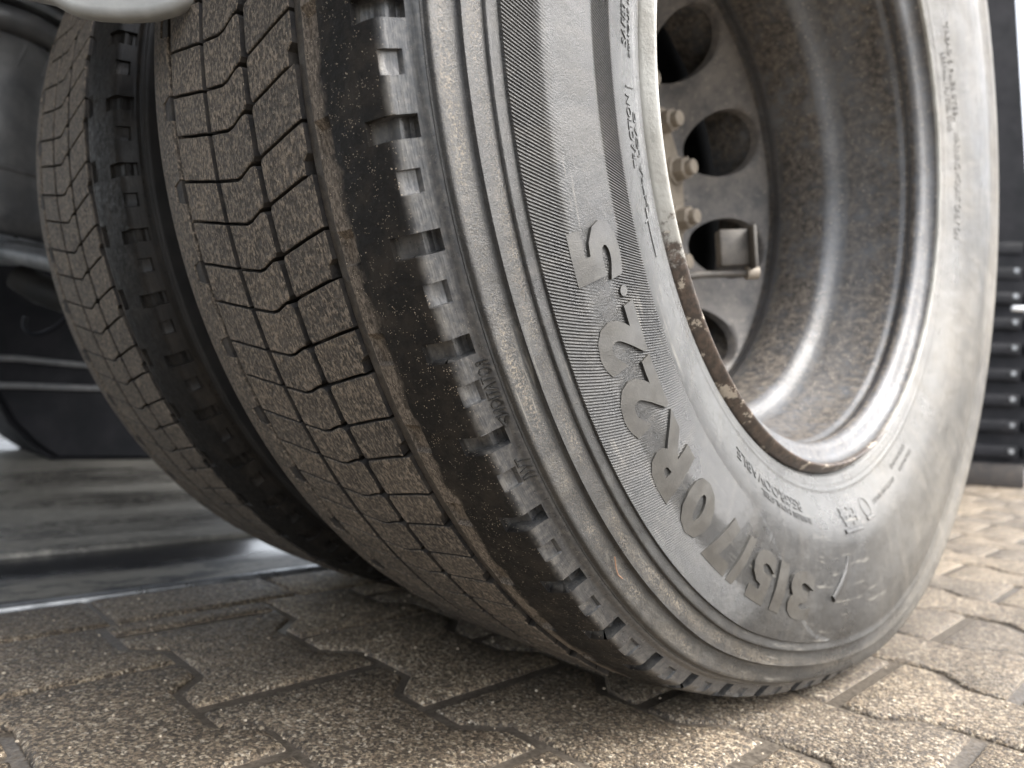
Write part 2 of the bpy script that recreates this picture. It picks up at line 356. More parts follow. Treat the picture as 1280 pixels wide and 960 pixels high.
# steel edging, drain channel and the concrete beyond
rail = empty('steel_edge_rail', (-.482, 1, GZ)); tag(rail, 'worn steel edge rail between the paving and the drain channel', 'rail')
bm = bmesh.new(); box(bm, (0, 0, -.006), (.016, 9.9, .018), .004); add('rail_head', bm_mesh('rail_head', bm, MSTL, True), rail)
bm = bmesh.new(); box(bm, (-.0095, 0, -.030), (.003, 9.9, .03)); add('rail_web', bm_mesh('rail_web', bm, MSTL), rail)
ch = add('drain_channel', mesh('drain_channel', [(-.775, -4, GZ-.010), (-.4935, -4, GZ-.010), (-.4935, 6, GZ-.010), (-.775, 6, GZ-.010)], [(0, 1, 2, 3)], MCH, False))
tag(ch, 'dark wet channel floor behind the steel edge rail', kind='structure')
bm = bmesh.new(); box(bm, (-6.77, 3.5, GZ-.027), (12.0, 15, .05), .006)
cf = add('concrete_floor', bm_mesh('concrete_floor', bm, MCN, True)); tag(cf, 'stained wet concrete floor beyond the drain channel', kind='structure')

# ------------------------------------------------------------------ wheel geometry
CX = -.0105                                   # middle plane of a tyre
def lerp_prof(P, r):
    for (r1, x1), (r2, x2) in zip(P, P[1:]):
        if r1 >= r >= r2:
            t = (r1-r)/(r1-r2) if r1 != r2 else 0; return x1+(x2-x1)*t
    return P[-1][1] if r < P[-1][0] else P[0][1]
BASE = [(.4765, .1350), (.460, .1392), (.438, .1444), (.420, .1478), (.400, .1492), (.385, .1490), (.370, .1480), (.357, .1458), (.345, .1420), (.330, .1365), (.318, .1325), (.310, .1300), (.3045, .1270), (.3005, .1225), (.299, .1160)]
def smooth_base(r):                           # smoothed base curve
    return sum(lerp_prof(BASE, max(.299, min(.4765, r+d))) for d in (-.008, -.004, 0, .004, .008))/5 if .312 < r < .468 else lerp_prof(BASE, r)
def deform(x, r, th):                         # tyre under load: flat at the ground, bulging beside it
    y, z = r*sin(th), -r*cos(th); d = (math.degrees(th)+180) % 360-180
    if x > CX and r > .36 and d > -24:         # the casing leans outward behind the contact patch
        x += sst(-24, 8, d)*(1-sst(140, 178, d))*(.0095*sst(.36, .472, r)+.0075*sst(.440, .486, r))
    if abs(d) < 60 and r > .31:
        wgt = math.exp(-(d/24)**2); g = sst(.31, .36, r)*(1-sst(.44, .492, r)*.85)
        x += (1 if x > CX else -1)*.008*wgt*g
        zmin = GZ+.0015
        low = -.499
        if z < -.40:                          # compress the lower part so that -0.499 lands on the ground
            k = sst(-.40, low, z) if False else (-.40 - z)/(.099)
            z2 = -.40 - k*(.099 - (.499-.4835)*wgt**.6 * 1.0)
            z = z2
        if z < zmin and r > .44: z = zmin
    return (x, y, z)

def grid(name, rings, ths, mat, shear=None, closed=True, defo=True, sharp=None, flip=False):
    # rings: list of functions th->(x, r) or tuples
    V = []; F = []; n = len(ths)
    for q in rings:
        for th in ths:
            x, r = q(th) if callable(q) else q
            t2 = th + (shear(r) if shear else 0)
            V.append(deform(x, r, t2) if defo else (x, r*sin(t2), -r*cos(t2)))
    for i in range(len(rings)-1):
        for k in range(n if closed else n-1):
            a, b = i*n+k, i*n+(k+1) % n; f = (a, b, b+n, a+n)
            F.append(f[::-1] if flip else f)
    return mesh(name, V, F, mat, True, sharp)

def shear(r): return rad(72*max(0, min(.438, .438) - max(.357, r))) if r < .438 else 0.0
def plate_edge(d):                            # inner limit of the ribbed plate, by angle in degrees
    return .357 + .081*sst(-40, -6, d)**1.3
def side_height(r, d, k):                     # relief of the outer sidewall (metres outward); k = rib phase index
    h = 0
    # outer rings: saw-tooth ridges
    for ro, ri, a in ((.4755, .4605, .0030), (.4600, .4470, .0030), (.4465, .4390, .0022)):
        if ri <= r <= ro:
            t = (ro-r)/(ro-ri); h += a*min(1, t/.05)*((1-t)**1.3)
    if r < .4382 and r > .3565:
        e = plate_edge(d)
        onp = sst(e-.0008, e+.0008, r)
        if d > -8: onp *= 1-sst(-8, -6, d)
        h += .0013*onp
        # fine ribs
        am_o = sst(.4095, .4220, r) * (1-sst(-30, -20, d))
        top = sst(-62, -70, d) if False else (1-sst(-70, -66, d))
        lim = .3785*top + .398*(1-top)
        am_i = (1-sst(lim-.002*top-.012*(1-top), lim, r)) * sst(.357, .3585, r) * (1-sst(-40, -30, d)) * sst(e+.001, e+.003, r)
        am = max(am_o, am_i)
        rib = (0, .8, .9, -.6)[k % 4]
        h += .00050*am*rib
    if .3572 < r < .3590 and d < -38: h += .0004
    return h

def make_tyre(wheel, detail=True):
    ty = None
    if detail:
        dense = [rad(-104 + .0625*i) for i in range(int(112/.0625))]
        coarse = [rad(8 + .75*i) for i in range(int(248/.75)+1)]
        coarse = [t for t in coarse if t < rad(256)]
        ths = dense+coarse; idx = list(range(len(dense))) + [0]*len(coarse)
    else:
        ths = [rad(-104+2*i) for i in range(180)]; idx = [0]*180
    rs = [.4765, .4756, .4754, .4750, .4742, .472, .468, .464, .4608, .4602, .4598, .4592, .458, .454, .450, .4474, .4466, .4462, .4456, .444, .4415, .4395, .4386, .4381, .4377, .437]
    rs += [.437-.0022*i for i in range(1, 10)] + [.4145, .411, .407, .403, .399, .396, .3935, .391, .388, .385, .3825, .380, .3785, .3775, .3765, .3755, .3745, .372, .369, .366, .3635, .361, .3595, .3587, .3578, .357, .3562, .3555]
    rs += [.353, .349, .345, .341, .337, .333, .329, .325, .3215, .3185, .3165, .3155, .3145, .3125, .311, .309, .307, .3055, .304, .3028, .3015, .3005, .2998, .299]
    V = []; F = []; n = len(ths)
    for r in rs:
        b = smooth_base(r)
        if .3140 < r < .3158: b += .0007
        if .3030 < r < .3060: b += .0004
        for t, k in zip(ths, idx):
            h = side_height(r, math.degrees(t), k) if detail else side_height(r, 100, 0)
            V.append(deform(b+h, r, t+shear(r)))
    for i in range(len(rs)-1):
        for k in range(n):
            a, bb = i*n+k, i*n+(k+1) % n; F.append((a, a+n, bb+n, bb))
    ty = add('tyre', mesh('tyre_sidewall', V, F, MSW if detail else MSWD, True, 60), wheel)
    # inner sidewall and carcass under the tread (one more piece of the same casing)
    ths2 = [rad(1.5*i-180) for i in range(240)]
    inner = [(2*CX-.1225, .4890), (2*CX-.1280, .482)] + [(2*CX-smooth_base(r), r) for r in (.4765, .468, .46, .45, .438, .425, .41, .40, .39, .375, .36, .345, .33, .318, .31, .3045, .3005, .299)]
    prof = [(.0745, .4885), (.0622, .4885), (-.0955, .4885), (-.0958, .4985), (-.098, .4988), (-.110, .498), (-.125, .4960), (-.135, .4935), (-.1425, .4895)] + inner[1:]
    cm = add('tread_base', grid('tread_base', prof, ths2, MG, sharp=30), ty)
    add('groove_floor', grid('groove_floor', [(.0628, .4885), (.0630, .4955), (.0640, .4962), (.0725, .4966), (.0738, .4970)], ths2, MWG, sharp=40), ty)
    # left tread rib over the dark casing
    ths3 = [rad(1.0*i-180) for i in range(360)]
    rib = [(-.0948, .4885), (-.0948, .4983), (-.0956, .4992), (-.110, .4985), (-.125, .4966), (-.134, .4942), (-.1395, .4918), (-.1432, .4885), (-.1470, .4830), (-.1490, .478)]
    def rib_in(th):
        d = (math.degrees(th)+75.45+.25) % 6.0
        cut = 1 if .0 < d < 1.3 else 0
        return (-.0948-.0115*cut)
    rr = [(lambda th, x=x, r=r, i=i: ((rib_in(th)-(.0008 if i == 2 else 0)) if i < 3 else x, r)) for i, (x, r) in enumerate(rib)]
    fine = [rad(-180+.3*i) for i in range(1200)]
    add('tread_rib', grid('tread_rib', rr, fine, MT, sharp=40), ty)
    # right shoulder, with the notches of the lugs cut in
    P = [(.0732, .4885), (.0732, .4978), (.0740, .4986), (.0775, .4986), (.0800, .4985), (.0835, .4983), (.0862, .4982), (.0868, .4981), (.092, .4976), (.098, .4967), (.104, .4957), (.1092, .4949), (.1096, .4948), (.1120, .4944), (.1150, .4938), (.1180, .4931), (.1190, .4928), (.1212, .4920), (.1228, .4911), (.1238, .4900), (.1246, .4886), (.1254, .4870), (.1263, .4852), (.1266, .4846), (.1275, .4828), (.1288, .4808), (.1291, .4803), (.1300, .4792), (.1312, .4786), (.1328, .4779), (.1338, .4773), (.1345, .4765)]
    un = []
    for v in (0, .02, .3, .6, .9, 1.0, 1.2, 1.24, 1.26, 1.6, 2.0, 2.4, 2.75, 2.78, 2.95, 3.2, 3.6, 4.0, 4.06, 4.4, 5.0, 5.5, 5.97): un.append(v)
    th4 = [rad(-104.35 + 6*k + v) for k in range(60) for v in un]   # big notch occupies 0..1.25 of each unit
    jit = [random.uniform(-1, 1) for _ in range(60)]
    def shoulder(i, x, r):
        def f(th):
            d = math.degrees(th)+104.35+1e-6; k = int(d//6) % 60; v = d % 6.0; j = jit[k]
            dep = 0; xx, rr = x, r
            if 12 <= i <= 25 and .015 < v < 1.225:           # big notch through the corner
                s = (i-12)/13.0
                dep = (.0085 if detail else .004) - .0022*math.exp(-((s-.62)/.14)**2) - .0018*math.exp(-((s-.10)/.08)**2)
                if i in (12, 25): dep *= .72
            if 18 <= i <= 23 and 2.76 < v < 4.03:            # small notch
                dep = .0026*(1 if v < 3.7 else .55)
                if i in (18, 23): dep *= .7
            if i <= 6 and 1.23 < v < 2.77: pass
            if 0 <= i <= 6 and (v > 5.4 or v < .95):         # pocket where the sipe runs into the worn groove
                rr = min(rr, .4950) if i > 1 else rr; 
            elif i in (8, 9): rr = r - .0002*j
            # the corner is scuffed unevenly
            if 17 <= i <= 19 and dep == 0: xx += .0006*j; rr += .0004*jit[(k*7) % 60]
            nx, nr = (0.25, .97) if i < 17 else (.72, .69)
            return (xx - dep*nx, rr - dep*nr)
        return f
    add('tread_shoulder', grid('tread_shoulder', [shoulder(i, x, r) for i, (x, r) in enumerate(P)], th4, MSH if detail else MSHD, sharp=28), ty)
    return ty

# tread blocks: outlines in (x mm, degrees) relative to a chain of sipes
G = .105
LINE = {'right': [(63.0, -.28), (54, -.13), (45, .03), (33, .28), (21.6, .50), (14.8, .64)],
        'mid': [(8.2, .86), (2, .80), (-4, 1.0), (-10, 1.22), (-17, 1.30), (-27, 1.12), (-38.8, .92)],
        'left': [(-45.2, .80), (-54, .60), (-66, .37), (-78, .10), (-89.8, -.12)]}
STEP_A, STEP_B = 2.85, 3.15                   # the two chain spacings alternate
def block_outline(colm, big_lo, big_hi, step):
    L = LINE[colm]; lo = [(x, t+G) for x, t in L]; hi = [(x, t+step-G) for x, t in L][::-1]
    if colm == 'right':
        if big_hi: hi = hi[:-1] + [(57.5, step-.24), (58.3, step-1.0), (63.0, step-1.35)]
        lo = lo[:-1] + [(16.5, .62+G), (14.8, 1.0)]
        hi = [(14.8, step+.20)] + [(16.2, step+.50)] + hi[1:]
    if colm == 'mid':
        lo = [(8.2, 1.15), (6.0, .90)] + lo[1:]
        hi = hi[:-1] + [(6.3, step+.62), (8.2, step+.35)]
    return lo + hi
def _bm_doc(): pass
def block_mesh(name, outl, r_top, th0=0.0, defo=False):
    pts = [Vector((x/1000, rad(t)*.499)) for x, t in outl]
    # orientation
    A = sum(pts[i-1].x*pts[i].y - pts[i].x*pts[i-1].y for i in range(len(pts)))
    if A < 0: pts = pts[::-1]
    n = len(pts)
    def inset(d):
        out = []
        for i in range(n):
            a, b, c = pts[i-1], pts[i], pts[(i+1) % n]; e1 = (b-a).normalized(); e2 = (c-b).normalized()
            n1, n2 = Vector((-e1.y, e1.x)), Vector((-e2.y, e2.x)); m = n1+n2; m = m/max(.4, m.dot(n1)); out.append(b+m*d)
        return out
    rings = [(inset(0), .4872), (inset(0), r_top-.0006), (inset(.0002), r_top-.0002), (inset(.0007), r_top)]
    V = []
    for ring, r in rings:
        for p in ring:
            th = p.y/.499 + th0
            V.append(deform(p.x, r, th) if defo else (p.x, r*sin(th), -r*cos(th)))
    F = []
    for k in range(3):
        for i in range(n): F.append((k*n+i, k*n+(i+1) % n, (k+1)*n+(i+1) % n, (k+1)*n+i))
    F.append(tuple(range(3*n, 4*n)))
    # faces were wound for (x, arc) seen from outside: x to the right, theta towards +y at the bottom -> flip
    F = [f[::-1] for f in F]
    return V, F
def two_tone(me, z=.4975):
    me.materials.append(MG)
    for p in me.polygons:
        if any(math.hypot(*me.vertices[i].co[1:]) < z-.005 for i in p.vertices): p.material_index = 1
    return me
def make_blocks(ty, phase, lo, hi):
    """separate blocks between the angles lo..hi, the rest joined"""
    protos = {}
    stuffV, stuffF = [], []
    for k in range(60):
        for ab in (0, 1):
            th = phase + 6*k + (0 if ab == 0 else STEP_B)       # ab 0: chain with the big right node below it
            d = (th+180) % 360-180
            step = STEP_B if ab == 0 else STEP_A
            for colm in ('right', 'mid', 'left'):
                key = (colm, ab)
                if key not in protos:
                    protos[key] = two_tone(mesh('tread_block', *block_mesh('b', block_outline(colm, ab == 0, ab == 1, step), .4990), MT, False))
                near = abs(d) < 24 or abs(d+3) < 24
                if lo <= d <= hi:
                    if near:
                        me = mesh('tread_block', *block_mesh('b', block_outline(colm, ab == 0, ab == 1, step), .4990, rad(d), True), MT, False)
                        add('tread_block', me, ty)
                    else:
                        o = add('tread_block', protos[key], ty); o.rotation_euler = (rad(d), 0, 0)
                else:
                    V, F = block_mesh('b', block_outline(colm, ab == 0, ab == 1, step), .4990, rad(d), near)
                    n0 = len(stuffV); stuffV += V; stuffF += [tuple(i+n0 for i in f) for f in F]
    o = add('tread_blocks', mesh('tread_blocks', stuffV, stuffF, MT, False), ty); o['kind'] = 'stuff'

def text_on_side(ty, name, txt, r_foot, r_top, d0, d1, h=.0009, mat=None, wide=0.0, xfun=None, fade=0):
    """embossed characters on the sidewall: feet towards the axle, reading clockwise from angle d0 to d1"""
    cu = bpy.data.curves.new(name, 'FONT'); cu.body = txt; cu.size = 1; cu.extrude = .5; cu.offset = wide; cu.resolution_u = 3
    tmp = bpy.data.objects.new('tmp', cu); COL.objects.link(tmp)
    dg = bpy.context.evaluated_depsgraph_get(); dg.update(); me = bpy.data.meshes.new_from_object(tmp.evaluated_get(dg))
    bpy.data.objects.remove(tmp)
    bm = bmesh.new(); bm.from_mesh(me)
    xs = [v.co.x for v in bm.verts]; ys = [v.co.y for v in bm.verts]
    x0, x1, y0, y1 = min(xs), max(xs), min(ys), max(ys)
    if len(txt) <= 3:
        for ax_, lo_, hi_, st in (((1, 0, 0), x0, x1, .045), ((0, 1, 0), y0, y1, .06)):
            v_ = lo_+st
            while v_ < hi_:
                bmesh.ops.bisect_plane(bm, geom=bm.verts[:]+bm.edges[:]+bm.faces[:], plane_co=Vector(ax_)*v_, plane_no=ax_); v_ += st
    for v in bm.verts:
        u = (v.co.x-x0)/(x1-x0); q = (v.co.y-y0)/(y1-y0); top = v.co.z > 0
        d = d0+(d1-d0)*u; r = r_foot+(r_top-r_foot)*q
        b = (xfun(r) if xfun else smooth_base(r)) + (.0013 if .357 < r < .438 else 0)
        v.co = Vector(deform(b + (h*(1-fade*.75*sst(.5, 1.0, q)) if top else -.001), r, rad(d)))
    bmesh.ops.recalc_face_normals(bm, faces=bm.faces)
    me2 = bm_mesh(name, bm, mat or MSW)
    return add(name, me2, ty)

def make_wheel(name, label):
    wl = empty(name); tag(wl, label, 'wheel', 'twin rear wheels of the truck'); return wl

wheel = make_wheel('wheel_and_tyre', 'outer wheel of the pair, nearest, with raised size lettering on its grey sidewall')
tyre = make_tyre(wheel)
make_blocks(tyre, -72.6-.0, -100, 24)

# size lettering: one piece per character
chars = [('3', -13.3, -18.6), ('1', -19.6, -21.6), ('5', -22.6, -27.0), ('/', -27.6, -30.6), ('7', -31.0, -35.6), ('0', -36.4, -41.2), ('R', -42.6, -48.6), ('2', -49.2, -54.4), ('2', -54.9, -59.4), ('.', -60.0, -60.9), ('5', -61.8, -66.4)]
for c_, a0, a1 in chars:
    if c_ == '.': o = text_on_side(tyre, 'raised_letter', c_, .384, .3905, a0, a1, .0012, MLT)
    elif c_ == '1': o = text_on_side(tyre, 'raised_letter', c_, .3830, .419, a0, a1, .0017, MLT, .05, None, 1)
    else: o = text_on_side(tyre, 'raised_letter', c_, .3825, .4195, a0, a1, .0017, MLT, .05, None, 1)
small = [('TRACTION', .3300, .3375, -69.8, -76.8, .0007), ('EXTRA LOAD', .3225, .3265, -65.0, -75.5, .0006), ('SAFETY WARNING', .3300, .3375, -81.5, -95, .0007),
         ('SERIOUS INJURY MAY RESULT', .3225, .3265, -80.8, -98, .0006),
         ('REGROOVABLE', .3290, .3370, -13.6, -33.0, .0008), ('TUBELESS RADIAL STEEL', .3400, .3445, -11.5, -26.0, .0006),
         ('MAX LOAD SINGLE', .3345, .3385, 24, 13, .0006), ('E4', .3300, .3440, 5.2, -.8, .0009), ('LOAD RANGE', .3260, .3300, 33, 25, .0006), ('STANDARD', .335, .339, 34, 27, .0006),
         ('TREAD 5 PLIES STEEL', .3345, .3410, 129, 110, .0007), ('SIDEWALL 1 PLY STEEL CORD', .3235, .3300, 124, 108, .0007), ('WARNING MOUNT ONLY ON', .333, .3430, 108, 86, .0007)]
for s_, a, b, d0, d1, h_ in small: text_on_side(tyre, 'moulded_text', s_, a, b, d0, d1, h_, MSW)
tag(tyre, None)
# bars and index marks
def side_bar(name, pts, wid, h, mat=MSW):     # pts (r, deg)
    bm = bmesh.new(); L_, R_ = [], []
    P2 = [Vector((p[0]*sin(rad(p[1])), -p[0]*cos(rad(p[1])))) for p in pts]
    rings = []
    for i, p in enumerate(P2):
        d = (P2[min(i+1, len(P2)-1)]-P2[max(0, i-1)]).normalized(); nn = Vector((-d.y, d.x)); wv = wid[i] if isinstance(wid, (list, tuple)) else wid
        q = []
        for s_, hh in ((-1, -.001), (-1, h*.6), (-.55, h), (.55, h), (1, h*.6), (1, -.001)):
            c2 = p+nn*s_*wv/2; r = c2.length; th = math.atan2(c2.x, -c2.y)
            q.append(bm.verts.new(deform(smooth_base(r)+side_height(r, 100, 0)+hh, r, th)))
        rings.append(q)
    for A, B in zip(rings, rings[1:]):
        for k in range(5): bm.faces.new((A[k], A[k+1], B[k+1], B[k]))
    bm.faces.new(rings[0]); bm.faces.new(rings[-1][::-1])
    return add(name, bm_mesh(name, bm, mat, True, 50), tyre)
side_bar('moulded_bar', [(.3278, -65.8+.4*i) for i in range(14)], .004, .0011)
side_bar('moulded_bar', [(.3350, -77.6), (.3215, -77.9)], .0012, .0006)
side_bar('moulded_bar', [(.3350, -64.4), (.3215, -64.9)], .0012, .0006)
side_bar('moulded_bar', [(.3480, -1.5), (.3480, 4.8)], .0032, .0018)
side_bar('moulded_bar', [(.3445, 8.0), (.3445, 10.8)], .0030, .0016)
side_bar('moulded_bar', [(.366, -3.0), (.378, -4.0), (.390, -5.6), (.400, -7.6)], [.0006, .0042, .0075, .0060], .0022)
# E-mark ring
side_bar('moulded_ring', [(.3365+.0085*cos(t*PI/8), 9.4+1.45*sin(t*PI/8)) for t in range(17)], .0012, .0009)
# rotation arrow and wear mark on the shoulder band
def sh_x(r):
    P = [(.4900, .1238), (.4870, .1254), (.4852, .1263), (.4828, .1275), (.4808, .1288), (.4792, .1300), (.4786, .1312), (.4779, .1328), (.4765, .1345)]
    for (r1, x1), (r2, x2) in zip(P, P[1:]):
        if r1 >= r >= r2: return x1+(x2-x1)*(r1-r)/(r1-r2)
    return P[-1][1] if r < P[-1][0] else P[0][1]
text_on_side(tyre, 'rotation_mark', 'ROTATION', .4779, .4822, -60.6, -57.0, .0008, MSW, .0, sh_x).data.update()
text_on_side(tyre, 'rotation_mark', '>', .4779, .4815, -56.9, -56.2, .0008, MSW, .02, sh_x)
text_on_side(tyre, 'wear_mark', 'TWI', .4772, .4822, -54.0, -52.4, .0008, MSW, .0, sh_x)

# ------------------------------------------------------------------ rim
def make_rim(wl, hollow=True):
    th = [rad(1.0*i-180) for i in range(360)]
    rim = add('rim', grid('rim', [(.1290, .2916), (.1260, .2912), (.1225, .2895), (.1200, .2862), (.1185, .2815), (.1165, .2778), (.1140, .2758), (.1105, .2746), (.1075, .2746), (.1050, .2754), (.1030, .2768), (.1010, .2774), (.0985, .2768), (.0965, .2752), (.0930, .2744), (.0860, .2740), (.0700, .2728), (.0550, .2690), (.0400, .2660), (.0310, .2640), (.0260, .2605), (.0220, .2560), (.0180, .2525), (.0120, .2508), (-.0050, .2500), (-.0250, .2500), (-.0420, .2508), (-.0480, .2530), (-.0530, .2570), (-.0580, .2595), (-.0700, .2600), (-.1100, .2610), (-.1400, .262)], th, MRM, None, True, False, 40, True), wl)
    fl = add('rim_flange', grid('rim_flange', [(.1180, .2990), (.1215, .3000), (.1236, .3010), (.1252, .3008), (.1270, .2994), (.1300, .2968), (.1318, .2951), (.1326, .2940), (.1328, .2930), (.1322, .2922), (.1308, .2918), (.1290, .2916)], th, MFL, None, True, False, 50, True), wl)
    return rim
rim = make_rim(wheel)
# lock-ring groove highlights are geometry: two thin rolled beads inside the barrel
# disc with ten hand holes (boolean-free: holes are left open in a polar grid)
def make_disc(wl):
    P = [(.2640, -.0595), (.2560, -.0670), (.2500, -.0730), (.2400, -.0830), (.2250, -.0975), (.2150, -.1070), (.2050, -.1170), (.1950, -.1270), (.1870, -.1350), (.1780, -.1410), (.1700, -.1430), (.1200, -.1435), (.0900, -.1435)]
    def px(r):
        for (r1, x1), (r2, x2) in zip(P, P[1:]):
            if r1 >= r >= r2: return x1+(x2-x1)*(r1-r)/(r1-r2)
        return P[-1][1]
    bm = bmesh.new(); HR = .0415; RC = .2205; nh = 48
    for s in range(10):
        a0 = 154.5+36*s
        # sector cell: from outer boundary loop to hole circle
        loop = []; hol = []; lip = []
        for k in range(nh):
            t = 2*PI*k/nh; hy, hr = HR*cos(t), HR*sin(t)
            r = RC+hr*.90; th = rad(a0)+hy/RC
            # matching point on the cell boundary (angle +-18 deg, r .165 - .256)
            dx, dy = cos(t), sin(t); w_ = rad(18)*RC; sy = (.264-RC) if dy > 0 else (RC-.1700)
            q = min(w_/abs(dx) if abs(dx) > 1e-6 else 9, sy/abs(dy) if abs(dy) > 1e-6 else 9)
            br = RC+dy*q; bth = rad(a0)+dx*q/RC
            ring = []
            for f in (0, .12, .3, .55, .8, 1.0):
                rr = br+(r-br)*f; tt = bth+(th-bth)*f; ring.append(bm.verts.new((px(rr), rr*sin(tt), -rr*cos(tt))))
            for (ddx, sc) in ((-.0035, .985), (-.012, .975)):
                r2 = RC+hr*.90*sc; t2 = rad(a0)+hy*sc/RC; ring.append(bm.verts.new((px(r2)+ddx, r2*sin(t2), -r2*cos(t2))))
            loop.append(ring)
        for k in range(nh):
            A, B = loop[k], loop[(k+1) % nh]
            for i in range(7): bm.faces.new((A[i], B[i], B[i+1], A[i+1]))
    bmesh.ops.remove_doubles(bm, verts=bm.verts, dist=.0004)
    me = bm_mesh('wheel_disc', bm, MDC, True, 50)
    disc = add('wheel_disc', me, wl)
    th = [rad(2*i) for i in range(180)]
    hub = add('hub_flange', grid('hub_flange', [(-.1420, .1650), (-.1350, .1645), (-.1332, .1630), (-.1330, .1600), (-.1330, .1250), (-.1290, .1200), (-.1270, .1150), (-.1265, .0001)], th, MHB, None, True, False, 40, True), wl)
    # one nut, then copies
    def nut_mesh():
        bm = bmesh.new(); n = 6
        prof = [(.0190, 0), (.0190, .003), (.0150, .0035), (.0150, .017), (.0135, .0185), (.0095, .0185), (.0095, .027), (.0085, .028), (0.0, .028)]
        rings = []
        for j, (r, x) in enumerate(prof):
            m = 24
            ring = []
            for k in range(m):
                t = 2*PI*k/m; rr = r
                if j in (2, 3, 4): rr = r*.87/cos(((t+PI/6) % (PI/3))-PI/6)*1.0
                ring.append(bm.verts.new((x, rr*cos(t), rr*sin(t))))
            rings.append(ring)
        for A, B in zip(rings, rings[1:]):
            for k in range(24): bm.faces.new((A[k], A[(k+1) % 24], B[(k+1) % 24], B[k]))
        bmesh.ops.remove_doubles(bm, verts=bm.verts, dist=.00005)
        return bm_mesh('wheel_nut', bm, MHB, True, 35)
    nm = nut_mesh()
    for k in range(15):
        a = rad(138.0-24*k); add('wheel_nut', nm, wl, (-.1330, .150*sin(a), -.150*cos(a)))
    return disc
make_disc(wheel)

# inner wheel: copy, shifted inboard
inner = make_wheel('wheel_and_tyre', 'inner wheel of the pair, in shadow behind the outer one, with tread blocks only showing')
INX, IROT = -.352, 2.4
ith = make_tyre(inner, False)
make_blocks(ith, -72.6, -104, -30)
th = [rad(2.0*i-180) for i in range(180)]
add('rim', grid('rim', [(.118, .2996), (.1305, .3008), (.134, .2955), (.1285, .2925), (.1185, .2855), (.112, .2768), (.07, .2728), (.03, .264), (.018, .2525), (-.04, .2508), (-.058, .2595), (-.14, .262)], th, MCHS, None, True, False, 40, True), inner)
inner.location = (INX, 0, 0)
# brake caliper bracket seen through the wheel and dark brake drum behind the disc
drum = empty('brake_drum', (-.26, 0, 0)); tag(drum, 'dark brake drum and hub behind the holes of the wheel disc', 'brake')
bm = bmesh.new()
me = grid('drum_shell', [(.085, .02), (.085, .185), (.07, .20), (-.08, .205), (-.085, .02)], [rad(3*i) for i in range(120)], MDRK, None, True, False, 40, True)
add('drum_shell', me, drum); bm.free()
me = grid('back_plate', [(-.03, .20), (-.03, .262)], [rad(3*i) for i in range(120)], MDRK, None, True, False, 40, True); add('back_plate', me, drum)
br = empty('valve_bracket', at(915, 315, .86)); tag(br, 'dusty metal bracket bolted beside the wheel nuts, over a hole of the disc', 'bracket')
def cam_rot(tilt=0): return M3.to_4x4() @ Matrix.Rotation(rad(tilt), 4, 'Z')
R_ = Matrix.Rotation(rad(-40), 4, 'Z') @ Matrix.Rotation(rad(6), 4, 'X')
bm = bmesh.new(); box(bm, (0, 0, .004), (.018, .036, .044), .003, R_); add('bracket_body', bm_mesh('bracket_body', bm, MBRK, True), br)
bm = bmesh.new(); box(bm, R_ @ Vector((.010, .020, .002)), (.026, .004, .050), .001, R_); add('bracket_plate', bm_mesh('bracket_plate', bm, MBRK, True), br)
bm = bmesh.new(); tube(bm, [R_ @ Vector((0, -.075, -.030)), R_ @ Vector((0, -.04, -.026)), R_ @ Vector((0, .022, -.026))], .0045); add('bracket_rod', bm_mesh('bracket_rod', bm, MBRK, True), br)
bm = bmesh.new(); tube(bm, [R_ @ Vector((0, .016, -.026)), R_ @ Vector((0, .030, -.026))], .0085); add('bracket_bolt', bm_mesh('bracket_bolt', bm, MHB, True), br)

# ------------------------------------------------------------------ truck body above and things around
body = empty('truck', (-.9, 0, .66)); tag(body, 'dark underside and side of the truck body above the twin wheels', 'truck')
bm = bmesh.new(); box(bm, (-.45, -1.0, .25), (2.95, 3.6, .45), .02); add('load_floor', bm_mesh('load_floor', bm, MCHS, True), body)  # unseen body floor, extended forward and inboard to darken what lies below
bm = bmesh.new(); box(bm, (-.25, 0, -.32), (.10, 3.2, .26), .01, None); add('chassis_rail', bm_mesh('chassis_rail', bm, MCHS, True), body)
# mudguard arch over the wheels
V, F = [], []
na = 48
for i in range(na+1):
    a = rad(158 + (226-158)*i/na)
    for x, r in ((.175, .60), (.185, .615), (.175, .626), (-.55, .626), (-.55, .60)): V.append((x, r*sin(a), -r*cos(a)))
for i in range(na):
    for k in range(5):
        A, B = i*5+k, i*5+(k+1) % 5; F.append((A, B, B+5, A+5))
F += [tuple(range(5))[::-1], tuple(range(na*5, na*5+5))]
mg = add('mudguard', mesh('mudguard', V, F, MBLK, True, 30)); tag(mg, 'black plastic mudguard arched over both wheels', 'mudguard')

bm = bmesh.new(); box(bm, (.35, -2.15, -.42), (1.0, .9, .62), .10, seg=5); add('sky_blocker', bm_mesh('sky_blocker', bm, MCHS, True), body)  # unseen block added ahead of the wheels to keep low sky off the tread
